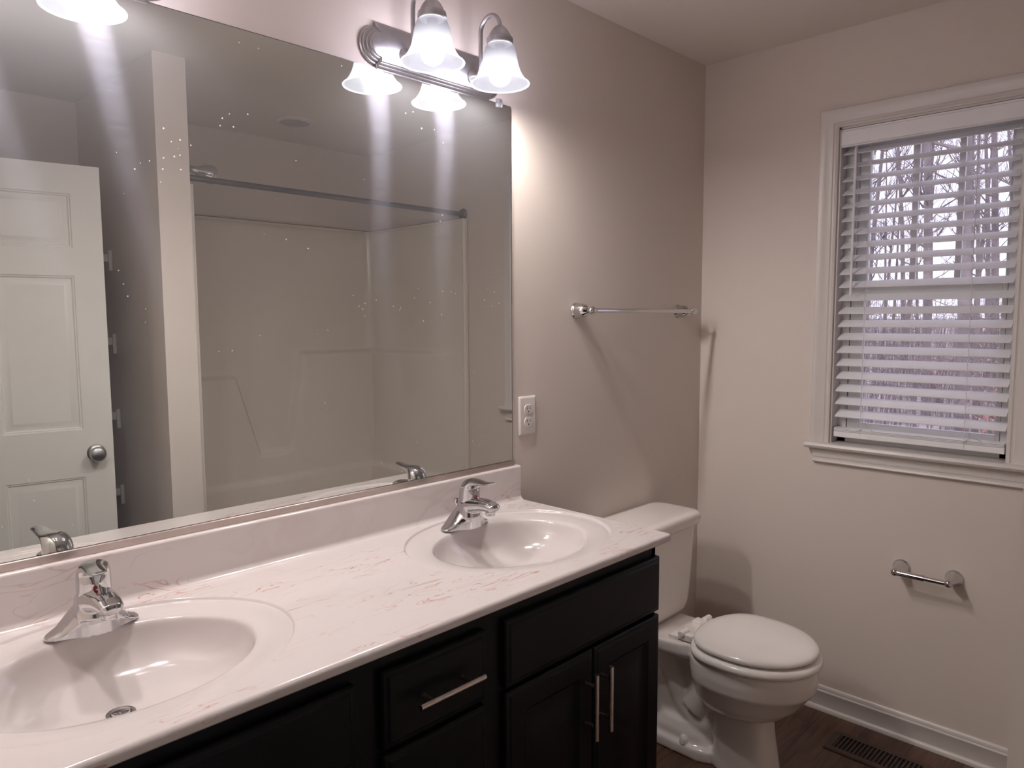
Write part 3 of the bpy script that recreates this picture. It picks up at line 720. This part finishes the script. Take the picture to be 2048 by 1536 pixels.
tl_ = MB(); tl_.loft([rr3(.199, -.017, -.212, .05, .714), rr3(.203, -.013, -.218, .05, .719), rr3(.205, -.012, -.222, .05, .730), rr3(.206, -.010, -.224, .05, .748), rr3(.2035, -.0125, -.2215, .05, .757), rr3(.197, -.019, -.215, .05, .763), rr3(.175, -.035, -.195, .045, .766)])
tl_.build('tank_lid', 'porc', to, smooth=50)
se = MB(); se.loft([egg(.184, .204, .172, -.512, .3945), egg(.191, .211, .176, -.512, .400), egg(.1925, .2125, .177, -.512, .408), egg(.190, .210, .175, -.512, .416), egg(.183, .203, .17, -.512, .4205), egg(.168, .188, .155, -.512, .4215)])
se.build('toilet_seat', 'seat', to, smooth=60)
ld = MB(); ld.loft([egg(.150, .170, .15, -.512, .4257), egg(.1745, .1945, .165, -.512, .4280), egg(.1795, .1995, .168, -.512, .4325), egg(.1800, .2000, .168, -.512, .4375), egg(.1765, .1965, .165, -.512, .4435), egg(.167, .187, .157, -.512, .4480), egg(.14, .16, .13, -.512, .4510), egg(.08, .09, .08, -.512, .4530)])
ld.build('seat_lid', 'seat', to, smooth=60)
for sx in (-1, 1):
    m = MB(); m.box(sx*.075-.019, sx*.075+.019, -.262, -.296, .378, .409); m.box(sx*.075-.013, sx*.075+.013, -.294, -.345, .398, .420); m.lathe([(.009, -.021), (.0115, -.019), (.0115, .019), (.009, .021)], (sx*.075, -.308, .4195), 'X', 16)
    m.build('seat_hinge', 'seat', to, bevel=.003)
    m = MB(); m.lathe([(.0155, .040), (.0155, .052), (.0135, .061), (.008, .066), (0, .067)], (sx*.072, -.315, 0), 'Z', 20); m.build('bolt_cap', 'seat', to)

# ------------------------------------------------------------------ towel bar, paper holder, outlet, register
tb = thing('towel_bar', (-.48, 0, 1.478), 'chrome towel bar on the wall above the toilet', 'towel bar')
post = [(.027, .0), (.027, .004), (.0245, .0065), (.0235, .009), (.024, .014), (.0235, .026), (.0205, .038), (.0145, .047), (.0105, .052)]
for x in (-.800, -.178):
    m = MB(); m.lathe(post, (x, -.0003, 1.479), '-Y', 28); m.tube([(x, -.045, 1.479), (x, -.066, 1.479)], .0085, 16)
    m.lathe([(.0, -.0155), (.006, -.0145), (.0115, -.009), (.0135, 0), (.0115, .009), (.0095, .0125), (.0088, .019), (.0, .019)], (x, -.068, 1.479), 'X' if x < -.5 else '-X', 20)
    m.build('wall_post', 'chrome', tb, smooth=50)
MB().tube([(-.790, -.068, 1.479), (-.188, -.068, 1.479)], .0075, 16).build('bar', 'chrome', tb)

tp = thing('toilet_paper_holder', (0, -.86, .6), 'empty chrome toilet paper holder on the wall below the window', 'toilet paper holder')
for y, s_ in ((-.784, -1), (-.943, 1)):
    m = MB(); m.lathe([(.0275, 0), (.0275, .004), (.0255, .0065), (.0235, .008), (.0225, .012), (.0195, .022), (.0145, .040), (.0115, .058), (.0105, .066)], (-.0003, y, .603), '-X', 28)
    m.lathe([(0, -.013), (.007, -.0115), (.0115, -.006), (.0125, 0), (.0115, .006), (.007, .0115), (0, .013)], (-.073, y, .603), 'Z', 20)
    m.build('wall_post', 'chrome', tp, smooth=50)
m = MB(); m.tube([(-.073, -.793, .603), (-.073, -.868, .603)], .0106, 16); m.tube([(-.073, -.866, .603), (-.073, -.934, .603)], .0084, 16); m.lathe([(.0116, 0), (.0116, .006)], (-.073, -.872, .603), 'Y', 16)
m.build('roller', 'chrome', tp, smooth=50)

ot = thing('wall_outlet', (-1.037, 0, 1.097), 'white duplex electrical outlet on the wall right of the mirror', 'outlet')
ox, oz = -1.0369, 1.1568
m = MB(); m.loft([[(ox+x, -y, oz+z) for x, z in rrect(.0375-i, .0598-i, max(.001, .003-i), 3)] for i, y in ((0, .0005), (0, .002), (.001, .004), (.0045, .0062), (.0065, .0065))])
m.build('wall_plate', 'plastic', ot, smooth=25)
for dz in (-.0195, .0195):
    m = MB()
    def rec(s_): 
        pts = []
        for k in range(32):
            a = 2*pi*k/32; pts.append((s_*.0172*cos(a), max(-.0142*s_, min(.0142*s_, s_*.0172*sin(a)))))
        return pts
    m.loft([[(ox+x, -y, oz+dz+z) for x, z in rec(s_)] for s_, y in ((1, .006), (1, .0082), (.95, .0088))]); r_ = m.build('receptacle', 'plastic', ot, smooth=30)
    m = MB(); m.box(ox-.0075, ox-.0055, -.0086, -.0091, oz+dz-.001, oz+dz+.0075); m.box(ox+.0055, ox+.0075, -.0086, -.0091, oz+dz, oz+dz+.0070); m.lathe([(.0025, 0), (.0025, .0005)], (ox, -.0086, oz+dz-.0075), '-Y', 12)
    m.build('socket_slots', 'dark', r_, smooth=0)
MB().lathe([(.0028, 0), (.0028, .001), (.0, .0016)], (ox, -.0063, oz), '-Y', 12).build('plate_screw', 'plastic', ot)

fv = thing('floor_register', (-.182, -.78, 0), 'brown slotted metal floor vent beside the window wall baseboard', 'floor vent')
rx0, rx1, ry0, ry1 = -.250, -.114, -.632, -.938
m = MB(); ins = (rx0+.024, rx1-.024, ry0-.024, ry1+.024)
m.loft([[(x, y, z) for x, y in rrect((rx1-rx0)/2-i, (ry0-ry1)/2-i, .008, 4, (rx0+rx1)/2, (ry0+ry1)/2)] for i, z in ((0, .0002), (0, .0025), (.004, .0058))], cap=False)
n = (rx1-rx0)/2-.004; 
outer = rrect((rx1-rx0)/2-.004, (ry0-ry1)/2-.004, .008, 4, (rx0+rx1)/2, (ry0+ry1)/2)
inner_ = [(min(max(x, ins[0]), ins[1]), min(max(y, ins[3]), ins[2])) for x, y in outer]
k_ = len(outer); m.add([(x, y, .0058) for x, y in outer]+[(x, y, .0058) for x, y in inner_]+[(x, y, .001) for x, y in inner_], [(i, (i+1) % k_, (i+1) % k_+k_, i+k_) for i in range(k_)]+[(i+k_, (i+1) % k_+k_, (i+1) % k_+2*k_, i+2*k_) for i in range(k_)])
m.build('vent_frame', 'reg', fv, smooth=30)
m = MB(); y = ins[2]-.0045
while y > ins[3]: m.obox(((ins[0]+ins[1])/2, y, .0035), ((ins[1]-ins[0])/2, 0, 0), (0, .0022, .0006), (0, 0, .0022)); y -= .0128
m.build('vent_louvers', 'reg', fv, smooth=0)
B(ins[0], ins[1], ins[2], ins[3], .0002, .0008).build('vent_opening', 'dark', fv, smooth=0)

# ------------------------------------------------------------------ tub and shower
ts = thing('tub_shower', (-.74, -1.86, 0), 'beige one piece tub and shower surround with moulded ledges, seen in the mirror', 'shower')
TX0, TX1, TY0, TY1 = -1.479, -.001, -1.423, -2.285
def path_pt(s):  # inner wall path from front left, round the back, to front right; returns x,y, inward normal, region
    x0, x1, yb, r = TX0+.028, TX1-.030, TY1+.012, .05
    segs = [('l', abs(TY0-yb)-r), ('c1', r*pi/2), ('b', (x1-x0)-2*r), ('c2', r*pi/2), ('r', abs(TY0-yb)-r)]
    tot = sum(q for _, q in segs); d = s*tot
    for nme, q in segs:
        if d <= q or nme == 'r': break
        d -= q
    if nme == 'l': return (x0, TY0-d, 1, 0, 'l')
    if nme == 'c1':
        a = d/r; return (x0+r-r*cos(a), yb+r-r*sin(a), cos(a), sin(a), 'c')
    if nme == 'b': return (x0+r+d, yb, 0, 1, 'b')
    if nme == 'c2':
        a = d/r; return (x1-r+r*sin(a), yb+r-r*cos(a), -sin(a), cos(a), 'c')
    return (x1, yb+r+d, -1, 0, 'r')
def bulge(x, y, z, reg):
    v = 0
    if reg in 'bc':
        zl = 1.278 if x > -.75 else 1.163
        v = sstep(zl, zl-.03, z)
        if -1.0 < x < -.5:
            t = min(1, max(0, (z-.715)/.5)); xr_ = -.640+.095*t**.8 ; xl = -.805-.145*t
            wr = .022
            ins_ = sstep(xr_+wr, xr_-wr*.6, x)*sstep(xl-wr*.5, xl+wr*1.2, x)*sstep(.700, .725, z)
            v *= (1-ins_)
        v = v*.052
        v += .03*sstep(.585, .56, z)
    else:
        fade = sstep(TY0-.02, TY0-.45, y)
        v = .040*sstep(1.278, 1.248, z)*fade + .03*sstep(.585, .56, z)*fade if reg == 'r' else .02*sstep(1.163, 1.13, z)*fade
    return v
su = MB(); NSs, NZ = 330, 150; ZS0, ZS1 = .44, 1.9835; vv = []
for i in range(NSs+1):
    x, y, nx_, ny_, reg = path_pt(i/NSs)
    for j in range(NZ+1):
        z = ZS0+(ZS1-ZS0)*j/NZ; b_ = bulge(x, y, z, reg); b_ += -.006*sstep(ZS1-.012, ZS1, z)
        vv.append((x+nx_*b_, y+ny_*b_, z))
su.add(vv, [(i*(NZ+1)+j, (i+1)*(NZ+1)+j, (i+1)*(NZ+1)+j+1, i*(NZ+1)+j+1) for i in range(NSs) for j in range(NZ)])
su.build('surround_wall', 'fiber', ts, smooth=60, fix=False)
fl = MB()
for x0, x1 in ((TX0+.0005, TX0+.030), (TX1-.0325, TX1-.0005)):
    fl.loft([[(x, y, z) for x, y in rrect((x1-x0)/2, .011, .009, 5, (x0+x1)/2, TY0+.004)] for z in (.0, ZS1)])
fl.box(TX0+.0005, TX1-.0005, TY1-.010, TY1+.014, ZS1-.012, ZS1); fl.box(TX0+.0005, TX0+.031, TY1, TY0, ZS1-.012, ZS1); fl.box(TX1-.033, TX1-.0005, TY1, TY0, ZS1-.012, ZS1)
fl.build('surround_flange', 'fiber', ts, smooth=40)
ck = MB(); ck.box(TX0+.031, TX1-.0325, TY1-.010, TY1+.0095, ZS1, ZS1+.005); ck.box(TX0+.0006, TX0+.027, TY1, TY0, ZS1, ZS1+.004); ck.box(TX1-.029, TX1-.0006, TY1, TY0, ZS1, ZS1+.004)
ck.build('caulk_joint', 'caulk', ts, smooth=0)['label'] = 'darkened caulk line along the top edge'
tbm = MB(); hx, hy = (TX1-TX0)/2-.03, (TY0-TY1)/2-.004; cx, cy = (TX0+TX1)/2, (TY0+TY1)/2
rings = []
for i, z in ((0, .0), (0, .43), (.004, .445), (.012, .45), (.06, .45), (.075, .444), (.085, .42), (.11, .25), (.14, .13), (.19, .10)):
    rings.append([(x, y, z) for x, y in rrect(hx-i, hy-i, max(.012, min(.12, i*1.1)), 6, cx, cy)])
tbm.loft(rings); tbm.build('bathtub', 'fiber', ts, smooth=40)

sr = thing('shower_curtain_rod', (-.74, -1.447, 2.01), 'straight dark metal shower curtain rod across the tub opening', 'curtain rod')
MB().tube([(-1.470, -1.447, 2.014), (-.010, -1.447, 2.011)], .0125, 16).build('rod', 'rod', sr)
for x, ax in ((-1.4800, 'X'), (-.0003, '-X')):
    MB().lathe([(.0285, 0), (.0285, .005), (.026, .009), (.020, .012), (.0175, .022), (.016, .024)], (x, -1.447, 2.012), ax, 26).build('rod_flange', 'rod', sr)
sh = thing('showerhead', (-1.480, -1.84, 2.09), 'chrome shower head on a short arm above the curtain rod', 'shower head')
m = MB(); m.lathe([(.030, 0), (.028, .006), (.014, .012)], (-1.4802, -1.82, 2.14), 'X', 24); m.tube(bez([(-1.474, -1.82, 2.14), (-1.42, -1.82, 2.145), (-1.36, -1.82, 2.136), (-1.290, -1.82, 2.122)], 18), .0095, 14); m.build('shower_arm', 'chrome', sh)
m = MB(); c0 = Vector((-1.292, -1.82, 2.122)); dr_ = Vector((.95, 0, -.14)).normalized(); n1 = dr_.orthogonal().normalized(); n2_ = dr_.cross(n1)
m.loft([[c0+dr_*h_+(n1*cos(2*pi*k/28)+n2_*sin(2*pi*k/28))*r_ for k in range(28)] for h_, r_ in ((-.008, .010), (0, .016), (.02, .018), (.034, .022), (.06, .036), (.085, .042), (.100, .042), (.108, .038), (.110, .030))])
m.build('spray_head', 'chrome', sh, smooth=45)

cl = thing('recessed_ceiling_light', (-.735, -1.885, H), 'round recessed ceiling light over the tub, unlit, seen in the mirror', 'ceiling light')
MB().lathe([(.092, 0), (.090, -.006), (.078, -.010), (.070, -.010), (.066, -.006)], (-.735, -1.885, H-.0003), 'Z', 40, cap=False).build('trim_ring', 'trim', cl)
MB().lathe([(.069, -.006), (.060, -.013), (.035, -.018), (0, -.019)], (-.735, -1.885, H-.0003), 'Z', 40).build('lens', 'lens', cl)

# ------------------------------------------------------------------ door and closet shelves
d1 = Vector((-1.738, -1.5718, 0)); dn = Vector((-.986806, -.161907, 0)); nn_ = Vector((.161907*-1, .986806, 0)); DW = .81
door = thing('door_1', (d1.x, d1.y, .012), None, None, world=True); door['kind'] = 'structure'; door['label'] = 'white six panel door standing open, seen in the mirror'
def dp(u, z, t): p = d1+dn*u+nn_*t; return (p.x, p.y, z)
m = MB()
xs_ = [0, .100, .355, .455, .710, DW]; zs_ = [.012, .24, .856, 1.039, 1.621, 1.723, 1.924, 2.03]
for face_t, sg in ((0, 1), (-.035, -1)):
    for i in range(5):
        for j in range(7):
            a, b_, c_, d_ = xs_[i], xs_[i+1], zs_[j], zs_[j+1]
            if i in (1, 3) and j in (1, 3, 5):
                rings = [[dp(x, z, face_t-sg*dep) for x, z in ((a+q, c_+q), (b_-q, c_+q), (b_-q, d_-q), (a+q, d_-q))] for q, dep in ((0, 0), (.003, .003), (.007, .0035), (.011, .008), (.016, .008), (.034, .0015), (.037, .001))]
                m.loft(rings, cap=False); m.add(rings[-1], [(0, 1, 2, 3)])
            else: m.add([dp(a, c_, face_t), dp(b_, c_, face_t), dp(b_, d_, face_t), dp(a, d_, face_t)], [(0, 1, 2, 3)])
for (u0, z0, u1, z1) in ((0, .012, 0, 2.03), (DW, .012, DW, 2.03), (0, .012, DW, .012), (0, 2.03, DW, 2.03)):
    m.add([dp(u0, z0, 0), dp(u1, z1, 0), dp(u1, z1, -.035), dp(u0, z0, -.035)], [(0, 1, 2, 3)])
o = m.build('door_slab', 'doorw', door, smooth=20)
for t0, sg in ((.0, 1), (-.035, -1)):
    m = MB(); rings = []
    for r_, h_ in ((.0325, .0), (.0325, .004), (.028, .008), (.013, .012), (.011, .026), (.014, .031), (.023, .036), (.0285, .044), (.0285, .052), (.024, .060), (.014, .0645), (.002, .066)):
        rings.append([Vector(dp(.060, .945, t0+sg*h_)) + (dn*cos(2*pi*k/28) + Vector((0, 0, 1))*sin(2*pi*k/28))*r_ for k in range(28)])
    m.loft(rings); m.build('door_knob', 'nickel', o)['label'] = 'satin nickel knob'
for k in range(4):
    z = (1.718, 1.362, 1.036, .700)[k]
    lab = ('topmost white closet shelf in the nook behind the door', 'second white closet shelf from the top behind the door', 'third white closet shelf from the top behind the door', 'lowest visible white closet shelf behind the door')[k]
    s_ = thing('closet_shelf', (-2.1, -2.1, z), lab, 'shelf', 'shelves in the nook')
    m = MB(); m.box(-2.585, -1.604, -1.925, -1.932, z-.014, z+.018); m.box(-2.585, -1.604, -1.932, -2.298, z+.010, z+.018)
    m.build('shelf_deck', 'wire', s_, bevel=.001, smooth=0)
    m = MB(); m.box(-1.6155, -1.6012, -1.912, -1.926, z-.052, z+.034); m.build('end_bracket', 'wire', s_, bevel=.002)
for o in bpy.data.objects:
    if '_world' in o: del o['_world']
